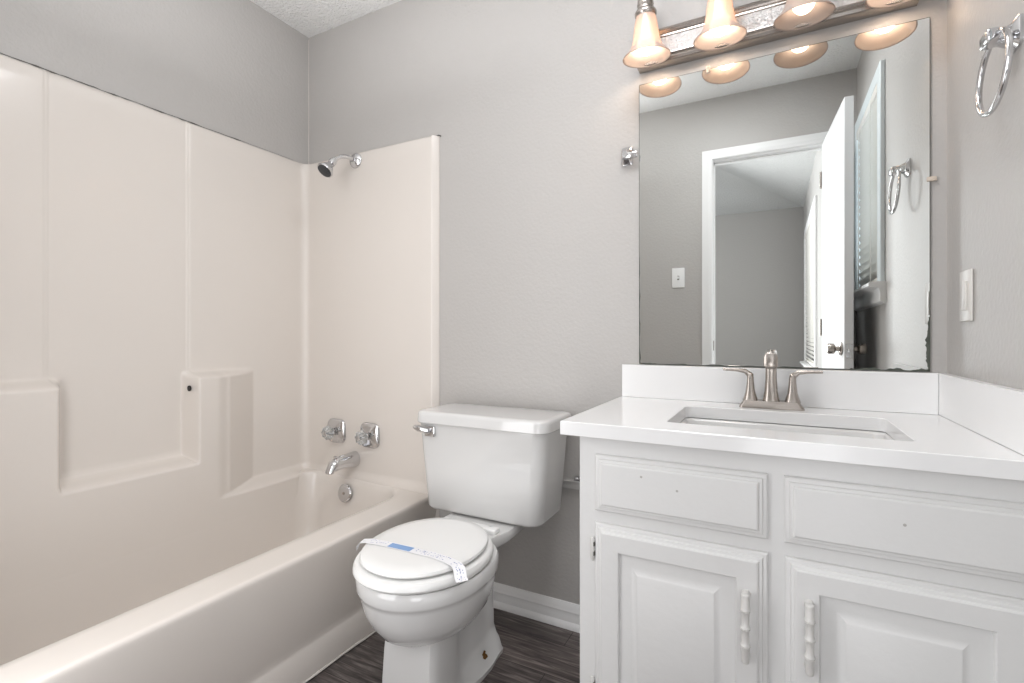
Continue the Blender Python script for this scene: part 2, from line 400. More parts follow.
for ins, dz in ((.006, -.003), (.012, -.012), (.018, -.03)):
    rgs.append([(x, y, dk(x, y)+dz) for x, y, z in outline(ins, 0)])
for ins, z in ((.035, .26), (.05, .17), (.07, .11), (.10, .075), (.15, .062)): rgs.append(outline(ins, z))
bm = NB(); add_loft(bm, rgs, False, True)
# apron profile (x, z), swept along the tub
ap = [(-1.2205, .3851), (-1.212, .3851), (-1.205, .3842), (-1.2010, .3800), (-1.1995, .374), (-1.1995, .366), (-1.200, .350), (-1.2008, .335), (-1.2025, .31), (-1.210, .20), (-1.2185, .125), (-1.221, .108), (-1.2195, .097), (-1.2145, .086), (-1.2150, .0005)]
add_loft(bm, [[(x, YF+.003, z) for x, z in ap], [(x, B-.001, z) for x, z in ap]], False, False, closed=False)
basin = obj('tub_basin', bm, M['fiberglass'], tub, 60)
bm = NB(); pts = []
for i in range(60):
    y = .09+(1.62-.09)*i/59; pts.append((-1.214+random.uniform(-.0015, .0015)+(.004 if i in (44, 45, 46) else 0), y, .0055))
add_tube(bm, pts, [random.uniform(.0025, .0045) for _ in pts], 6)
obj('caulk_bead', bm, M['caulk'], tub)
# bar hole in the side face of the corner block, dark gap above the long panel
bm = NB(); add_lathe(bm, (-1.910, 1.0615, .826), (0, -1, 0), [(0, .0105), (.0035, .0105)], 20); obj('bar_hole', bm, M['black'], tub)
bm = NB(); pts = []; rad = []
y = yfoot+.05
while y < 1.55:
    pts.append((XL+.0050, y, ZT+.0015+random.uniform(-.001, .001)))
    rad.append(random.choice([.0006, .0009, .0014, .0022]) if y < 1.3 else .0005); y += .018
add_tube(bm, pts, rad, 6); obj('caulk_gap', bm, M['darkgap'], tub)
bm = NB(); add_tube(bm, [(-1.207, B-.003, ZT+.001), (-1.196, B-.003, ZT+.003), (-1.186, B-.003, ZT-.003)], .0025, 6); obj('caulk_gap', bm, M['darkgap'], tub)
bm = NB(); add_tube(bm, [(XL+.001, B-.001, ZT), (XL+.001, B-.001, 2.43)], .0018, 6); struct('trim_3', bm, M['caulk'])

# shower head
YW = yend-.0006   # face of the end panel
sh = thing('shower_head', 'chrome shower head with dark nozzle face high on the tub end wall', 'shower head', (-1.624, YW, 1.79))
bm = NB(); add_lathe(bm, (-1.624, YW, 1.79), (0, -1, 0), [(0, .033), (.004, .033), (.012, .027), (.017, .014), (.018, .010)], 28); obj('flange', bm, M['chrome'], sh)
arm = bez((-1.624, YW-.01, 1.79), (-1.624, YW-.06, 1.795), (-1.629, YW-.085, 1.79), (-1.632, YW-.115, 1.758), 12)
bm = NB(); add_tube(bm, arm, .0095, 14); obj('shower_arm', bm, M['chrome'], sh)
d = Vector((-.10, -.62, -.78)).normalized(); a0 = Vector((-1.632, YW-.113, 1.760))
bm = NB(); add_lathe(bm, a0, d, [(0, .012), (.010, .013), (.012, .016), (.028, .016), (.030, .013), (.036, .014), (.050, .024), (.064, .032), (.070, .034), (.076, .033)], 30); hd = obj('spray_head', bm, M['chrome'], sh)
bm = NB(); add_lathe(bm, a0+d*.0755, d, [(0, .030), (.003, .029), (.004, .024)], 30)
aa, bb = frame_of(d)
for rr_, nn in ((.010, 6), (.019, 12)):
    for i in range(nn):
        q = a0+d*.079+(aa*math.cos(2*PI*i/nn)+bb*math.sin(2*PI*i/nn))*rr_; add_lathe(bm, q, d, [(0, .0016), (.002, .001)], 8)
obj('nozzle_face', bm, M['darkrubber'], sh)

# faucet handles
def tub_handle(x, z, label):
    t = thing('tub_faucet_handle', label, 'faucet handle', (x, YW, z), 'chrome and clear handles above the tub spout')
    bm = NB(); rgs = []
    def sq(s, yy, zz=0):
        out = []
        for i in range(40):
            a = 2*PI*i/40; c, q = math.cos(a), math.sin(a); p = 4.2
            R = s/((abs(c)**p+abs(q)**p)**(1/p)); out.append((x+R*c*1.0, yy, z+R*q))
        return out
    for s, yy in ((.054, 0), (.054, .005), (.050, .010), (.036, .015), (.022, .019), (.018, .021)): rgs.append(sq(s, YW-yy))
    add_loft(bm, rgs); obj('escutcheon', bm, M['chrome'], t, 50)
    bm = NB(); add_lathe(bm, (x, YW-.018, z), (0, -1, 0), [(0, .019), (.004, .019), (.006, .013), (.020, .012)], 24); obj('stem', bm, M['chrome'], t)
    bm = NB(); n = 48; rgs = []
    for tt, rb, amp in ((.016, .013, 0), (.020, .022, .002), (.026, .026, .0035), (.038, .027, .004), (.047, .025, .0035), (.052, .019, .002), (.053, .012, 0)):
        rgs.append([(x+(rb+amp*math.cos(8*2*PI*i/n))*math.cos(2*PI*i/n), YW-.018-tt, z+(rb+amp*math.cos(8*2*PI*i/n))*math.sin(2*PI*i/n)) for i in range(n)])
    add_loft(bm, rgs); obj('knob', bm, M['acrylic'], t, 60)
    bm = NB(); add_lathe(bm, (x, YW-.0715, z), (0, -1, 0), [(0, .011), (.003, .010), (.004, .004)], 20); obj('knob_cap', bm, M['chrome'], t)
tub_handle(-1.740, .592, 'chrome tub faucet handle with clear fluted knob, the left one nearer the corner')
tub_handle(-1.540, .590, 'chrome tub faucet handle with clear fluted knob, the right one nearer the toilet')

# tub spout
sp = thing('tub_spout', 'chrome tub spout with pull-up diverter below the two clear handles', 'tub spout', (-1.629, YW, .485))
bm = NB(); rgs = []
for t, (yy, zz, w_, h_) in enumerate(((0, .478, .030, .035), (.014, .478, .030, .035), (.04, .479, .027, .032), (.08, .480, .025, .029), (.11, .477, .024, .027), (.126, .471, .024, .024))):
    tilt = t*.10
    rgs.append([(-1.629+w_*math.cos(2*PI*i/24), YW-yy-h_*math.sin(2*PI*i/24)*math.sin(tilt), zz+h_*math.sin(2*PI*i/24)*math.cos(tilt)) for i in range(24)])
rgs.append([(-1.629+.021*math.cos(2*PI*i/24), YW-.140-.016*math.sin(2*PI*i/24), .458) for i in range(24)])
rgs.append([(-1.629+.019*math.cos(2*PI*i/24), YW-.142-.015*math.sin(2*PI*i/24), .448) for i in range(24)])
add_loft(bm, rgs); obj('spout_body', bm, M['chrome'], sp, 50)
bm = NB(); add_lathe(bm, (-1.629, YW-.112, .492), (0, 0, 1), [(0, .004), (.012, .004), (.013, .008), (.018, .009), (.021, .005)], 16); obj('diverter_knob', bm, M['chrome'], sp)

# overflow plate
ov = thing('overflow_plate', 'round chrome overflow plate with centre screw inside the tub end', 'overflow plate', (-1.655, 1.571, .333))
dv = Vector((0, -1, .18)).normalized()
bm = NB(); add_lathe(bm, (-1.650, 1.5735, .333), dv, [(0, .034), (.006, .0375), (.012, .038), (.016, .034), (.018, .012), (.0175, .002)], 32); obj('disc', bm, M['chrome'], ov)
bm = NB(); add_lathe(bm, Vector((-1.650, 1.5735, .333))+dv*.0175, dv, [(0, .006), (.002, .0055), (.003, .003)], 14); obj('screw', bm, M['nickel'], ov)

# ------------------------------------------------------------ toilet
TX = -.866
toi = thing('toilet', 'white two-piece toilet with closed lid between the tub and the vanity', 'toilet', (TX, 1.25, 0))
def egg(cx, yf, yb, hw, z, n=48, sq=.0, pf=2.0, pb=2.6, cut=None):
    out = []; cy = yf+(yb-yf)*.50
    for i in range(n):
        a = 2*PI*i/n; c, s = math.cos(a), math.sin(a); p = pb if s > 0 else pf
        x = cx+hw*math.copysign(abs(c)**(2/p), c); y = cy+(yb-cy if s > 0 else cy-yf)*math.copysign(abs(s)**(2/p), s)
        out.append((x, y, z))
    return out
def squircle(cx, cy, hx_, hy_, z, p=5, n=48):
    out = []
    for i in range(n):
        a = 2*PI*i/n; c, s = math.cos(a), math.sin(a)
        out.append((cx+hx_*math.copysign(abs(c)**(2/p), c), cy+hy_*math.copysign(abs(s)**(2/p), s), z))
    return out
bm = NB()
# bowl
YFr = .925
BX_ = TX-.003
add_loft(bm, [egg(BX_, 1.044, 1.27, .07, .200), egg(BX_, 1.009, 1.29, .102, .209), egg(BX_, 0.979, 1.305, .132, .230), egg(BX_, 0.956, 1.32, .153, .262), egg(BX_, 0.941, 1.33, .166, .295), egg(BX_, 0.932, 1.335, .1735, .330), egg(BX_, 0.930, 1.335, .1745, .341),
              egg(BX_, 0.925, 1.338, .178, .345), egg(BX_, 0.923, 1.34, .180, .352), egg(BX_, 0.922, 1.34, .181, .380), egg(BX_, 0.927, 1.335, .176, .387), egg(BX_, 0.944, 1.33, .160, .388)], True, True)
# tank deck
def deck(z, s, y1=1.50): return [(TX+a*s, b, z) for a, b in ((-.095, 1.25), (.095, 1.25), (.112, 1.32), (.128, 1.38), (.128, y1-.02), (.11, y1), (-.11, y1), (-.128, y1-.02), (-.128, 1.38), (-.112, 1.32))]
add_loft(bm, [deck(.33, .62, 1.45), deck(.360, .88, 1.48), deck(.374, .99), deck(.398, 1.0), deck(.403, .975)])
# pedestal: column at the front, trapway body behind, flared foot
def ped(z, fw, mw, bw, yf, fl=0):
    # (y, half width) from front to back
    prof = [(yf, fw*.86), (yf+.012, fw*.97), (yf+.03, fw), (yf+.10, fw*1.0), (1.165, (fw+mw)/2), (1.195, mw), (1.25, mw+fl), (1.31, mw+fl), (1.36, bw+fl), (1.395, bw+fl*.8), (1.415, bw*.8+fl*.4), (1.425, bw*.5)]
    R = [(TX+w_, y, z) for y, w_ in prof]; Lf = [(TX-w_, y, z) for y, w_ in reversed(prof)]
    return R+Lf
add_loft(bm, [ped(0, .096, .094, .086, 1.026, .010), ped(.016, .096, .095, .087, 1.026, .012), ped(.020, .094, .093, .085, 1.027, .009), ped(.046, .093, .086, .078, 1.028, .006), ped(.058, .0925, .077, .069, 1.029, .003),
              ped(.085, .092, .069, .062, 1.030), ped(.16, .089, .066, .060, 1.034), ped(.215, .086, .068, .060, 1.040), ped(.26, .083, .075, .066, 1.05), ped(.34, .083, .095, .085, 1.06)])
bowl = obj('bowl', bm, M['porcelain'], toi, 42)
# tank
def tank_ring(z, t, g=0):
    hw = .212+(.243-.212)*t; yf = 1.408-.016*t
    xm = TX-.004+.001*t; hw = .219+(.247-.219)*t; p = rrect(xm-hw+g, xm+hw-g, yf+g, 1.602-g*.5, [.02, .02, .028, .045], 7)
    return [(a, b, z) for a, b in p]
bm = NB(); add_loft(bm, [tank_ring(.404, 0, .03), tank_ring(.406, 0, .018), tank_ring(.412, .02, .006), tank_ring(.422, .05, 0), tank_ring(.55, .45), tank_ring(.723, 1)])
obj('tank', bm, M['porcelain'], toi, 50)
def lid_ring(z, g=0): return [(a, b, z) for a, b in rrect(TX-.257+g, TX+.255-g, 1.374+g, 1.610-g*.5, [.02, .02, .045, .045], 7)]
bm = NB(); add_loft(bm, [lid_ring(.716, .007), lid_ring(.717, .002), lid_ring(.720, 0), lid_ring(.744, .001), lid_ring(.751, .002), lid_ring(.7555, .0055), lid_ring(.7575, .011), lid_ring(.758, .022)])
obj('tank_lid', bm, M['porcelain'], toi, 35)
# seat and lid
def sring(z, yf, yb, hw): return egg(TX-.005, yf-.005, yb-.008, hw-.0092, z, 64, pf=2.05, pb=2.1)
bm = NB(); add_loft(bm, [sring(.391, .934, 1.335, .180), sring(.392, .925, 1.34, .187), sring(.398, .920, 1.345, .190), sring(.408, .921, 1.345, .189), sring(.414, .926, 1.34, .185), sring(.416, .94, 1.335, .178)])
add_box(bm, (TX-.105, 1.325, .400), (TX+.105, 1.362, .418), .006, 3)
obj('seat', bm, M['seatplastic'], toi, 40)
bm = NB(); add_loft(bm, [sring(0.4207, .955, 1.32, .160), sring(0.4212, .944, 1.325, .170), sring(0.4262, .939, 1.33, .174), sring(0.4322, .941, 1.33, .1725), sring(0.4367, .950, 1.325, .165), sring(0.4387, .98, 1.30, .14), sring(0.4392, 1.05, 1.24, .08)])
obj('lid', bm, M['seatplastic'], toi, 40)
for s in (-1, 1):
    bm = NB(); add_lathe(bm, (TX+s*.075, 1.352, .398), (0, 0, 1), [(0, .012), (.014, .012), (.019, .009), (.020, .004)], 18); obj('hinge_cap', bm, M['seatplastic'], toi)
# flush lever
bm = NB(); add_box(bm, (TX-.212, 1.384, .670), (TX-.170, 1.396, .706), .004, 2)
lv = obj('flush_lever', bm, M['chrome'], toi)
bm = NB(); add_tube(bm, [(TX-.192, 1.384, .692), (TX-.192, 1.374, .692), (TX-.208, 1.369, .695), (TX-.228, 1.367, .700), (TX-.243, 1.368, .703)], [.008, .010, .010, .011, .007], 12)
obj('lever_arm', bm, M['chrome'], lv)
# floor bolts, supply tube
for s in (-1, 1):
    bm = NB(); add_lathe(bm, (TX+s*.086, 1.290, .046), (s*.25, 0, 1), [(0, .013), (.003, .013), (.0035, .007), (.007, .0075), (.0075, .004), (.017, .0035)], 6)
    obj('floor_bolt', bm, M['brass'], toi, 20)
bm = NB(); add_tube(bm, bez((TX-.17, 1.52, .41), (TX-.17, 1.53, .30), (TX-.20, 1.56, .22), (TX-.20, 1.60, .17), 12), .006, 10); add_lathe(bm, (TX-.20, 1.632, .17), (0, -1, 0), [(0, .025), (.004, .024), (.006, .010), (.05, .009)], 16)
obj('supply_tube', bm, M['trim'], toi)

# paper band over the lid
band = thing('paper_band', 'white paper band with pale blue print laid across the closed toilet lid', 'paper band', (TX, 1.05, .4375))
ctr = [(-1.0435, 1.037, 0.4162), (-1.0420, 1.038, 0.4282), (-1.033, 1.042, 0.4377), (-1.015, 1.048, 0.4404), (-.97, 1.054, 0.4406), (-.888, 1.058, 0.4406), (-.80, 1.060, 0.4406), (-.745, 1.055, 0.4404), (-.715, 1.047, 0.4397), (-.700, 1.040, 0.4352), (-.694, 1.034, 0.4272), (-.686, 1.026, 0.4202), (-.676, 1.018, 0.4167)]
def bpt(t, w_, up=.0):
    i = min(int(t), len(ctr)-2); f = t-i
    a = Vector(ctr[i])*(1-f)+Vector(ctr[i+1])*f; dd = (Vector(ctr[i+1])-Vector(ctr[i])); dd.z = 0; dd.normalize()
    return a+Vector((-dd.y, dd.x, 0))*w_+Vector((0, 0, up))
bm = NB(); hwid = .0155; rr = []
for k in range(len(ctr)):
    t = min(k, len(ctr)-1.001); rr.append([bpt(t, -hwid), bpt(t, hwid), bpt(t, hwid, .0006), bpt(t, -hwid, .0006)])
add_loft(bm, rr); obj('strip', bm, M['paper'], band, 60)
def patch(bm, t0, t1, w0, w1, up):
    vs = [bm.verts.new(bpt(t, w_, up)) for t, w_ in ((t0, w0), (t1, w0), (t1, w1), (t0, w1))]; bm.faces.new(vs)
bm = NB(); patch(bm, 4.35, 5.25, -.0125, .0125, .0009); obj('blue_print', bm, M['blue'], band)
bm = NB()
for t0, t1 in ((3.2, 4.25), (5.4, 11.7)):
    t = t0
    while t < t1:
        for row in (-.008, 0, .008):
            if random.random() < .55:
                l = random.uniform(.03, .09) if t < 7 else random.uniform(.1, .25); w0 = row+random.uniform(-.002, .002)
                patch(bm, t, min(t1, t+l), w0, w0+random.uniform(.0012, .003), .0009)
        t += .12 if t < 7 else .3
obj('printed_marks', bm, M['ink'], band, kind='stuff')

# ------------------------------------------------------------ vanity cabinet
CX0, CX1, CY = -.407, XR-.002, 1.115
van = thing('vanity_cabinet', 'light grey painted vanity cabinet with raised-panel doors under the white countertop', 'cabinet', (-.01, 1.37, 0))
bm = NB()
add_box(bm, (CX0+.0002, CY+.0199, .10), (CX0+.018, B-.003, .7878)); add_box(bm, (CX1-.018, CY+.02, .10), (CX1-.0002, B-.003, .7878)); add_box(bm, (CX0, CY+.02, .10), (CX1, B-.003, .118))
add_box(bm, (CX0, CY+.075, 0), (CX1, CY+.09, .10)); add_box(bm, (CX0, CY+.075, 0), (CX0+.018, B-.03, .10))
# face frame
for x0, x1 in ((CX0, CX0+.05), (-.03, .04), (CX1-.03, CX1)): add_box(bm, (x0, CY, .10), (x1, CY+.0198, .7878))
for x0, x1 in ((CX0+.05, -.03), (.04, CX1-.03)):
    for z0, z1 in ((.73, .7878), (.575, .63), (.1005, .135)): add_box(bm, (x0, CY, z0), (x1, CY+.0196, z1))
    add_box(bm, (x0, CY+.004, .135), (x1, CY+.018, .575)); add_box(bm, (x0, CY+.004, .63), (x1, CY+.018, .73))
obj('carcass', bm, M['cab'], van)
def panel(x0, x1, z0, z1, prof):   # nested rectangles: (inset, projection from the face)
    bm = NB(); rgs = [[(x0+i, CY-d, z0+i), (x1-i, CY-d, z0+i), (x1-i, CY-d, z1-i), (x0+i, CY-d, z1-i)] for i, d in prof]
    add_loft(bm, rgs); return bm
edge = [(0, 0), (0, .006), (.0025, .0085), (.006, .0095), (.0085, .0095), (.010, .0125), (.013, .0135), (.0155, .0135), (.017, .0165), (.020, .018)]
drawer_prof = edge+[(.0225, .018)]
door_prof = edge+[(.0560, .018), (.0575, .0165), (.0585, .0085), (.083, .0090), (.087, .0095), (.098, .0155), (.101, .0165)]
for x0, x1, lab in ((-.367, -.010, 'left'), (.018, .383, 'right')):
    obj('drawer', panel(x0, x1, .616, .746, drawer_prof), M['cab'], van, 25)
dr_ = [o for o in van.children if o.name.startswith('drawer')]
for o_, hx_, hz_ in ((dr_[0], -.182, .690), (dr_[0], -.258, .710), (dr_[1], .205, .687)):
    bm = NB(); add_lathe(bm, (hx_, CY-.0179, hz_), (0, -1, 0), [(0, .0028), (.0004, .0026), (.0006, .0010)], 14); obj('filled_hole', bm, M['cabfill'], o_)
def bead_pull(x, z0, z1, door_o):
    bm = NB(); n = 24; yy = CY-.018-.019; prof = []
    K = [(0, .0062), (.012, .0071), (.03, .0072), (.20, .0078), (.245, .0096), (.255, .0078), (.265, .0096), (.30, .0072), (.46, .0071), (.50, .0097), (.51, .0078), (.52, .0097), (.56, .0071), (.72, .0072), (.755, .0096), (.765, .0078), (.775, .0096), (.81, .0078), (.97, .0078), (.988, .0078), (1, .0064)]
    pts = [(x, yy-(.002*math.sin(PI*t)), z0+(z1-z0)*t) for t, r_ in K]
    add_tube(bm, pts, [r_ for t, r_ in K], 16)
    for t in (.055, .945):
        z = z0+(z1-z0)*t; add_tube(bm, [(x, CY-.0178, z), (x, CY-.024, z), (x, yy, z)], [.0085, .006, .0062], 14)
    return obj('handle', bm, M['cabpull'], door_o, 50)
M['cabpull'] = mat('white_pull_paint', (.64, .63, .61), .28)
for x0, x1, hxp, hz, side in ((-.367, -.010, -.049, (.377, .512), -1), (.020, .383, .060, (.388, .519), 1)):
    dr = obj('cabinet_door', panel(x0, x1, .130, .588, door_prof), M['cab'], van, 25)
    bead_pull(hxp, hz[0], hz[1], dr)
    xh = x0 if side < 0 else x1
    for z in (.525, .20):
        bm = NB(); s = side
        add_lathe(bm, (xh+s*.006, CY-.007, z-.027), (0, 0, 1), [(0, .003), (.004, .0048), (.050, .0048), (.054, .003)], 12)
        add_box(bm, (xh+s*.004, CY-.002, z-.022), (xh+s*.014 if s < 0 else min(xh+.008, CX1), CY+.0005, z+.022), .0005, 1)
        obj('hinge', bm, M['cabpull'], dr)
        if s < 0:
            bm = NB()
            for zz in (z-.010, z+.012): add_box(bm, (xh-.0028, CY-.0115, zz-.0045), (xh-.0005, CY-.0005, zz+.0045))
            obj('hinge_gap', bm, M['darkgap'], dr)

# countertop with rectangular cut-out
ct = thing('countertop', 'white quartz countertop with low backsplash over the vanity cabinet', 'countertop', (-.03, 1.36, .788))
OX0, OX1, OY0, OY1 = -.446, XR-.001, 1.088, B-.001
SX0, SX1, SY0, SY1 = -.222, .240, 1.190, 1.490
bm = NB()
hole = rrect(SX0, SX1, SY0, SY1, .018, 5)
def proj_out(p):
    cx, cy = (SX0+SX1)/2, (SY0+SY1)/2; return p
n4 = len(hole)//4; corners = [(OX1, OY1), (OX0, OY1), (OX0, OY0), (OX1, OY0)]
out = []
for k in range(4):
    for i in range(n4): out.append(corners[k])
rg = [[(x, y, .820) for x, y in hole], ]
def cring(z, b): return [(x+(-b if x > 0 else b), y+(-b if y > 1.3 else b), z) for x, y in out]
hr = lambda z, g: [(x, y, z) for x, y in rrect(SX0-g, SX1+g, SY0-g, SY1+g, .018, 5)]
add_loft(bm, [hr(.788, 0), hr(.8185, 0), hr(.820, .0015), cring(.820, .0015), cring(.8185, 0), cring(.7885, 0), cring(.788, .0005), hr(.788, 0)], False, False)
bmesh.ops.remove_doubles(bm, verts=bm.verts[:], dist=1e-5)
obj('slab', bm, M['quartz'], ct, 30)
obj('backsplash', box((-.442, B-.021, .8205), (XR-.0215, B-.001, .926), .0012, 1), M['quartz'], ct)
obj('side_splash', box((XR-.021, OY0+.002, .8205), (XR-.001, B-.001, .926), .0012, 1), M['quartz'], ct)
# sink
snk = thing('sink', 'rectangular white undermount sink set in the countertop cut-out', 'sink', (.009, 1.34, .66))
def sr(z, g, r_): return [(x, y, z) for x, y in rrect(SX0+g, SX1-g, SY0+g, SY1-g, r_, 6)]
bm = NB(); add_loft(bm, [sr(.7855, -.02, .03), sr(.7855, .002, .02), sr(.780, .006, .022), sr(.74, .012, .03), sr(.69, .02, .04), sr(.668, .035, .045), sr(.660, .06, .05), sr(.656, .12, .02)], False, True)
obj('basin', bm, M['porcelain'], snk, 60)
bm = NB(); add_lathe(bm, (.009, 1.34, .6565), (0, 0, 1), [(0, .022), (.002, .022), (.003, .016), (.0015, .012), (.0015, .001)], 24); obj('drain', bm, M['chrome'], snk)

# faucet
fa = thing('sink_faucet', 'brushed nickel two-handle faucet behind the rectangular sink', 'faucet', (-.006, 1.555, .8202))
FX, FY, FZ = -.006, 1.555, .8202
def oct_(z, hx_, hy_, r_=.008): return [(x, y, z) for x, y in rrect(FX-hx_, FX+hx_, FY-hy_, FY+hy_, r_, 4)]
bm = NB(); add_loft(bm, [oct_(FZ, .080, .028), oct_(FZ+.004, .080, .028), oct_(FZ+.016, .071, .0225, .007), oct_(FZ+.020, .069, .021, .006), oct_(FZ+.0205, .066, .018, .006)])
obj('base', bm, M['nickel'], fa, 30)
def col(cx, y, z0, prof, m=28): 
    return [[(cx+w_*math.copysign(abs(math.cos(2*PI*i/m))**.7, math.cos(2*PI*i/m)), y+dy+h_*math.copysign(abs(math.sin(2*PI*i/m))**.7, math.sin(2*PI*i/m)), z0+z) for i in range(m)] for z, w_, h_, dy in prof]
bm = NB(); z0 = FZ+.019
add_loft(bm, col(FX, FY, z0, [(0, .0220, .020, 0), (.008, .0200, .018, 0), (.03, .0165, .0155, -.001), (.06, .0145, .014, -.003), (.085, .0142, .0135, -.006), (.098, .0142, .0130, -.007)]))
# spout reaching over the basin
def sect(y, z, w_, h_, tl):
    c, s = math.cos(tl), math.sin(tl)
    return [(FX+w_*math.copysign(abs(math.cos(a))**.6, math.cos(a)), y-h_*math.copysign(abs(math.sin(a))**.6, math.sin(a))*s, z+h_*math.copysign(abs(math.sin(a))**.6, math.sin(a))*c) for a in [2*PI*i/24 for i in range(24)]]
add_loft(bm, [sect(FY+.012, z0+.108, .0120, .012, .0), sect(FY+.008, z0+.108, .0142, .0185, .0), sect(FY-.03, z0+.114, .0150, .0180, .0), sect(FY-.065, z0+.118, .0160, .0190, .0), sect(FY-.092, z0+.117, .0170, .0215, .0), sect(FY-.102, z0+.116, .0168, .0215, .0), sect(FY-.1035, z0+.116, .0150, .0195, .0)])
obj('spout', bm, M['nickel'], fa, 45)
bm = NB(); add_lathe(bm, (FX, FY-.006, z0+.128), (0, 0, 1), [(0, .003), (.006, .003), (.007, .0045), (.010, .0045), (.011, .003)], 14); obj('lift_rod', bm, M['nickel'], fa)
for s in (-1, 1):
    hxx = FX+s*.052; bm = NB()
    add_loft(bm, col(hxx, FY, z0, [(0, .0205, .020, 0), (.006, .018, .018, 0), (.025, .0125, .0145, 0), (.05, .0095, .012, 0), (.066, .0085, .0115, 0), (.074, .008, .0105, 0), (.077, .005, .007, 0)]))
    pts = [(hxx-s*.002, FY, z0+.060), (hxx+s*.003, FY, z0+.073), (hxx+s*.014, FY, z0+.0815), (hxx+s*.035, FY-.002, z0+.084), (hxx+s*.070, FY-.006, z0+.0855)]
    rings = []
    P = []
    for a, b_, t in [(pts[i], pts[i+1], 0) for i in range(4)]: P.append(Vector(a))
    P.append(Vector(pts[-1]))
    dims = [(.008, .009), (.0085, .009), (.0065, .0095), (.0045, .0095), (.0040, .0085)]
    for k, p in enumerate(P):
        dd = (P[min(k+1, 4)]-P[max(k-1, 0)]).normalized(); up = Vector((0, 1, 0)).cross(dd).normalized()
        rings.append([p+up*dims[k][0]*math.copysign(abs(math.sin(a))**.6, math.sin(a))+Vector((0, 1, 0))*dims[k][1]*math.copysign(abs(math.cos(a))**.6, math.cos(a)) for a in [2*PI*i/20 for i in range(20)]])
    add_loft(bm, rings)
    obj('lever_handle', bm, M['nickel'], fa, 45)

# ------------------------------------------------------------ mirror
MX0, MX1, MZ0, MZ1 = -.388, .355, .9295, 1.840
mir = thing('wall_mirror', 'large frameless wall mirror with chipped dark edges above the backsplash', 'mirror', (-.016, B, .93))
obj('mirror_glass', box((MX0, B-.006, MZ0), (MX1, B-.001, MZ1)), M['silver'], mir, 0)
bm = NB()   # dark glass edge lines
for a, b in (((MX0-.0012, B-.0062, MZ0), (MX0, B-.001, MZ1)), ((MX1, B-.0062, MZ0), (MX1+.0012, B-.001, MZ1)), ((MX0, B-.0062, MZ1), (MX1, B-.001, MZ1+.0014)), ((MX0, B-.0062, MZ0-.001), (MX1, B-.001, MZ0+.0008))): add_box(bm, a, b)
obj('mirror_edge', bm, M['worn'], mir, 0)
def ragged(pts_fn, n):
    bm = NB(); a = []; b = []
    for i in range(n+1):
        p, q = pts_fn(i/n); a.append(bm.verts.new(p)); b.append(bm.verts.new(q))
    for i in range(n): bm.faces.new((a[i], a[i+1], b[i+1], b[i]))
    return bm
yy = B-.0063
def right_edge(t):
    z = MZ0+.140*t; w_ = (.0025+.0052*math.sin(PI*min(1, t*1.15))**.7+random.uniform(-.002, .002))*(1 if t < .93 else .3)
    return (MX1, yy, z), (MX1-max(.002, w_), yy, z)
obj('worn_patch', ragged(right_edge, 34), M['worn'], mir, 0)
def bot_edge(t):
    x = MX1-.17*t; h_ = max(.0012, .0035+.003*math.sin(t*19)+random.uniform(-.0015, .0015)); return (x, yy, MZ0), (x, yy, MZ0+h_)
obj('worn_patch', ragged(bot_edge, 40), M['worn'], mir, 0)
def left_edge(t):
    z = MZ0+.35*t; w_ = max(.0006, .0022+.0015*math.sin(t*23)+random.uniform(-.001, .001))*(1-t*.6); return (MX0, yy, z), (MX0+w_, yy, z)
obj('worn_patch', ragged(left_edge, 40), M['worn'], mir, 0)
def bl_edge(t):
    x = MX0+.50*t; h_ = max(.0008, .0016+.0014*math.sin(t*31)+random.uniform(-.0008, .0008)); return (x, yy, MZ0), (x, yy, MZ0+h_)
obj('worn_patch', ragged(bl_edge, 60), M['worn'], mir, 0)
for px_, pz_ in ((-.178, MZ1), (MX1, 1.424)):
    bm = NB()
    if pz_ == MZ1: add_box(bm, (px_-.006, B-.010, pz_-.012), (px_+.006, B-.001, pz_+.010), .002, 2); add_lathe(bm, (px_, B-.010, pz_+.004), (0, -1, 0), [(0, .003), (.0015, .002)], 10)
    else: add_box(bm, (px_-.006, B-.010, pz_-.006), (px_+.014, B-.001, pz_+.006), .002, 2)
    obj('mirror_clip', bm, mat('clip_plastic', (.60, .52, .44), .4), mir)

# ------------------------------------------------------------ vanity light bar
LZ = 1.934
lt = thing('vanity_light', 'brushed nickel vanity light bar with four frosted bell shades above the mirror', 'light fixture', (-.03, B, LZ))
LX0, LX1 = -.388, .330
pf = [(0, -.054), (-.030, -.054), (-.040, -.052), (-.043, -.045), (-.040, -.038), (-.036, -.034), (-.040, -.030), (-.040, -.026), (-.034, -.022)]
pf = pf+[(a, -h) for a, h in reversed(pf)]
bm = NB(); add_loft(bm, [[(LX0, B+a-.001, LZ+h) for a, h in pf], [(LX1, B+a-.001, LZ+h) for a, h in pf]])
obj('back_plate', bm, M['nickel'], lt, 40)
obj('hammered_strip', box((LX0+.004, B-.0375, LZ-.025), (LX1-.004, B-.033, LZ+.025)), M['hammered'], lt, 0)
SH = [(.000, .0715), (.003, .0705), (.010, .064), (.018, .056), (.028, .048), (.040, .0425), (.060, .0385), (.085, .035), (.105, .032), (.122, .028), (.132, .025)]
LXS = [-.343, -.136, .071, .278]
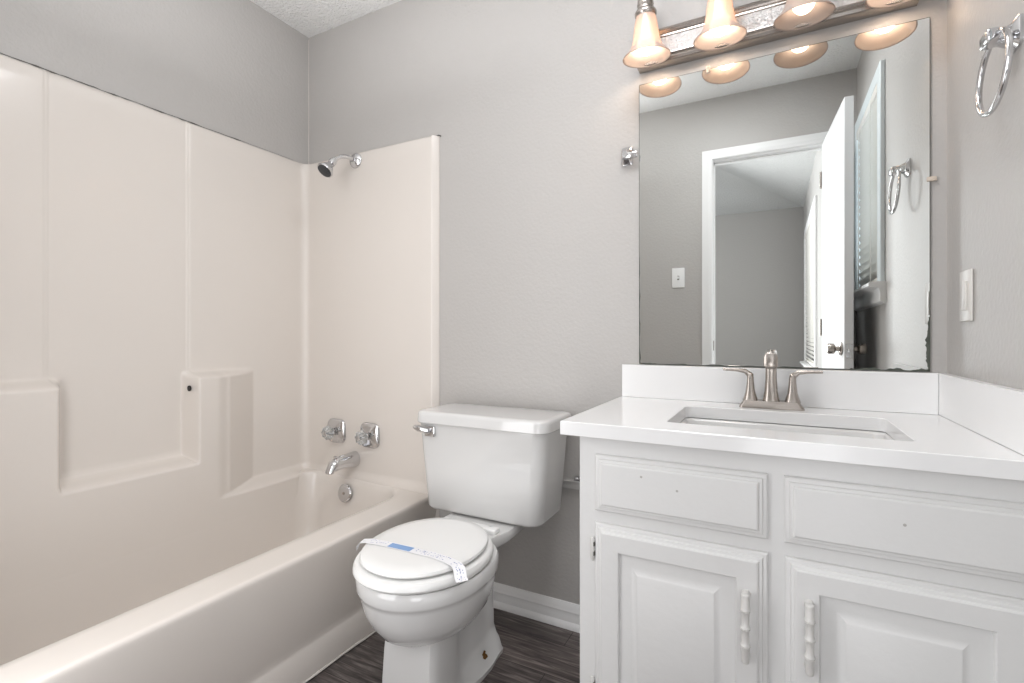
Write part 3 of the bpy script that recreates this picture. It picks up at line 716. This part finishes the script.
for i, x in enumerate(LXS):
    Y0 = 1.530; Z0 = 1.871
    bm = NB(); rg = [(z, r_) for z, r_ in SH]; inner = [(z+.0005, r_-.003) for z, r_ in SH][::-1]
    n = 40
    o3 = [[(x+r_*math.cos(2*PI*k/n), Y0+r_*math.sin(2*PI*k/n), Z0+z) for k in range(n)] for z, r_ in rg+inner+[rg[0]]]
    add_loft(bm, o3, False, False); bmesh.ops.remove_doubles(bm, verts=bm.verts[:], dist=1e-5)
    TL = Matrix.Translation((x, Y0, Z0)) @ Matrix.Rotation(math.radians(6), 4, 'X') @ Matrix.Translation((-x, -Y0, -Z0))
    bm.transform(TL); sd = obj('lamp_shade', bm, M['shade'], lt, 70)
    bm = NB(); add_lathe(bm, (x, Y0, Z0+.008), (0, 0, 1), [(0, .002), (.002, .010), (.007, .018), (.014, .0235), (.024, .0270), (.034, .0265), (.048, .022), (.062, .016), (.078, .0125), (.10, .012)], 24)
    bm.transform(TL); obj('bulb', bm, M['bulb'] if i != 2 else M['bulboff'], lt, 70)
    bm = NB(); add_lathe(bm, (x, Y0, Z0+.118), (0, 0, 1), [(0, .0285), (.004, .032), (.012, .0325), (.018, .029), (.022, .0245), (.030, .0235), (.034, .025), (.040, .0235), (.070, .022), (.078, .018), (.080, .008)], 28, cap0=False)
    bm.transform(TL); obj('socket_cup', bm, M['nickel'], lt, 40)
    bm = NB(); add_tube(bm, bez((x, Y0-.033, Z0+.19), (x, Y0-.042, Z0+.27), (x, B-.04, Z0+.27), (x, B-.03, LZ+.03), 16), .007, 12); obj('arm', bm, M['nickel'], lt, 60)

# ------------------------------------------------------------ small wall fittings
# towel ring on the right wall
tr = thing('towel_ring', 'chrome towel ring hanging on the right wall beside the mirror', 'towel ring', (XR, 1.20, 1.585))
RY, RZ = 1.222, 1.568
def sqz(x, s, y=RY, z=RZ, p=6): return [(x, y+s*math.copysign(abs(math.cos(a))**(2/p), math.cos(a)), z+s*math.copysign(abs(math.sin(a))**(2/p), math.sin(a))) for a in [2*PI*i/32 for i in range(32)]]
bm = NB(); add_loft(bm, [sqz(XR, .0275), sqz(XR-.005, .0275), sqz(XR-.007, .025), sqz(XR-.012, .017), sqz(XR-.025, .012), sqz(XR-.038, .0105)])
obj('mount', bm, M['chrome'], tr, 30)
bm = NB(); add_box(bm, (XR-.050, RY-.030, RZ-.014), (XR-.030, RY+.011, RZ+.010), .005, 3); obj('holder', bm, M['chrome'], tr)
bm = NB(); cy_, cz_, R_ = 1.208, 1.500, .0695
add_tube(bm, [(XR-.037+.004*math.cos(2*PI*i/56), cy_+R_*math.sin(2*PI*i/56), cz_+R_*math.cos(2*PI*i/56)) for i in range(56)], .0052, 14, closed=True)
obj('ring', bm, M['chrome'], tr, 60)

# towel bar bracket left of the mirror
tb = thing('towel_bar_bracket', 'small chrome towel bar bracket on the back wall at the mirror left edge', 'bracket', (-.43, B, 1.615))
def sqy(y, hx_, hz_, cx=-.430, cz=1.615, p=7): return [(cx+hx_*math.copysign(abs(math.cos(a))**(2/p), math.cos(a)), y, cz+hz_*math.copysign(abs(math.sin(a))**(2/p), math.sin(a))) for a in [2*PI*i/32 for i in range(32)]]
bm = NB(); add_loft(bm, [sqy(B, .019, .030), sqy(B-.005, .019, .030), sqy(B-.008, .015, .025), sqy(B-.016, .011, .014), sqy(B-.034, .010, .012), sqy(B-.036, .008, .010)])
obj('mount', bm, M['chrome'], tb, 30)
bm = NB(); add_box(bm, (-.430, B-.034, 1.600), (-.390, B-.018, 1.618), .003, 2); obj('bar_stub', bm, M['chrome'], tb)

# rail low on the back wall between tank and cabinet
rl = thing('wall_rail', 'short grey rail with chrome clip on the back wall between toilet tank and vanity', 'rail', (-.52, B, .51))
bm = NB(); add_box(bm, (-.66, B-.014, .488), (-.407, B, .514), .002, 2); add_box(bm, (-.66, B-.022, .514), (-.407, B, .518), .001, 1); obj('rail', bm, M['greyplastic'], rl)
bm = NB(); add_tube(bm, [(-.60, B-.012, .520), (-.585, B-.018, .532), (-.555, B-.020, .545), (-.50, B-.020, .562)], [.006, .007, .005, .005], 12); add_box(bm, (-.612, B-.020, .518), (-.585, B-.002, .532), .003, 2); obj('clip', bm, M['chrome'], rl)

# switches
sw = thing('light_switch', 'almond rocker switch plate on the right wall above the side splash', 'switch', (XR, 1.478, 1.112))
def plate_x(y, z): return box((XR-.006, y-.038, z-.0585), (XR, y+.038, z+.0585), .003, 3)
obj('switch_plate', plate_x(1.478, 1.112), M['plate'], sw)
bm = NB(); add_box(bm, (XR-.0095, 1.478-.0165, 1.112-.033), (XR-.005, 1.478+.0165, 1.112+.033), .002, 2); obj('rocker', bm, M['plate'], sw)
s2 = thing('light_switch', 'white toggle switch plate on the wall beside the door casing, seen in the mirror', 'switch', (-.52, YF, 1.376))
obj('switch_plate', box((-.556, YF, 1.314), (-.481, YF+.006, 1.436), .003, 3), M['trim'], s2)
bm = NB(); add_box(bm, (-.5235, YF+.005, 1.368), (-.5135, YF+.016, 1.384), .002, 2); obj('toggle', bm, M['trim'], s2)
bm = NB(); add_box(bm, (-.5245, YF+.0055, 1.3625), (-.5125, YF+.0066, 1.3875)); obj('toggle_slot', bm, M['darkgap'], s2)
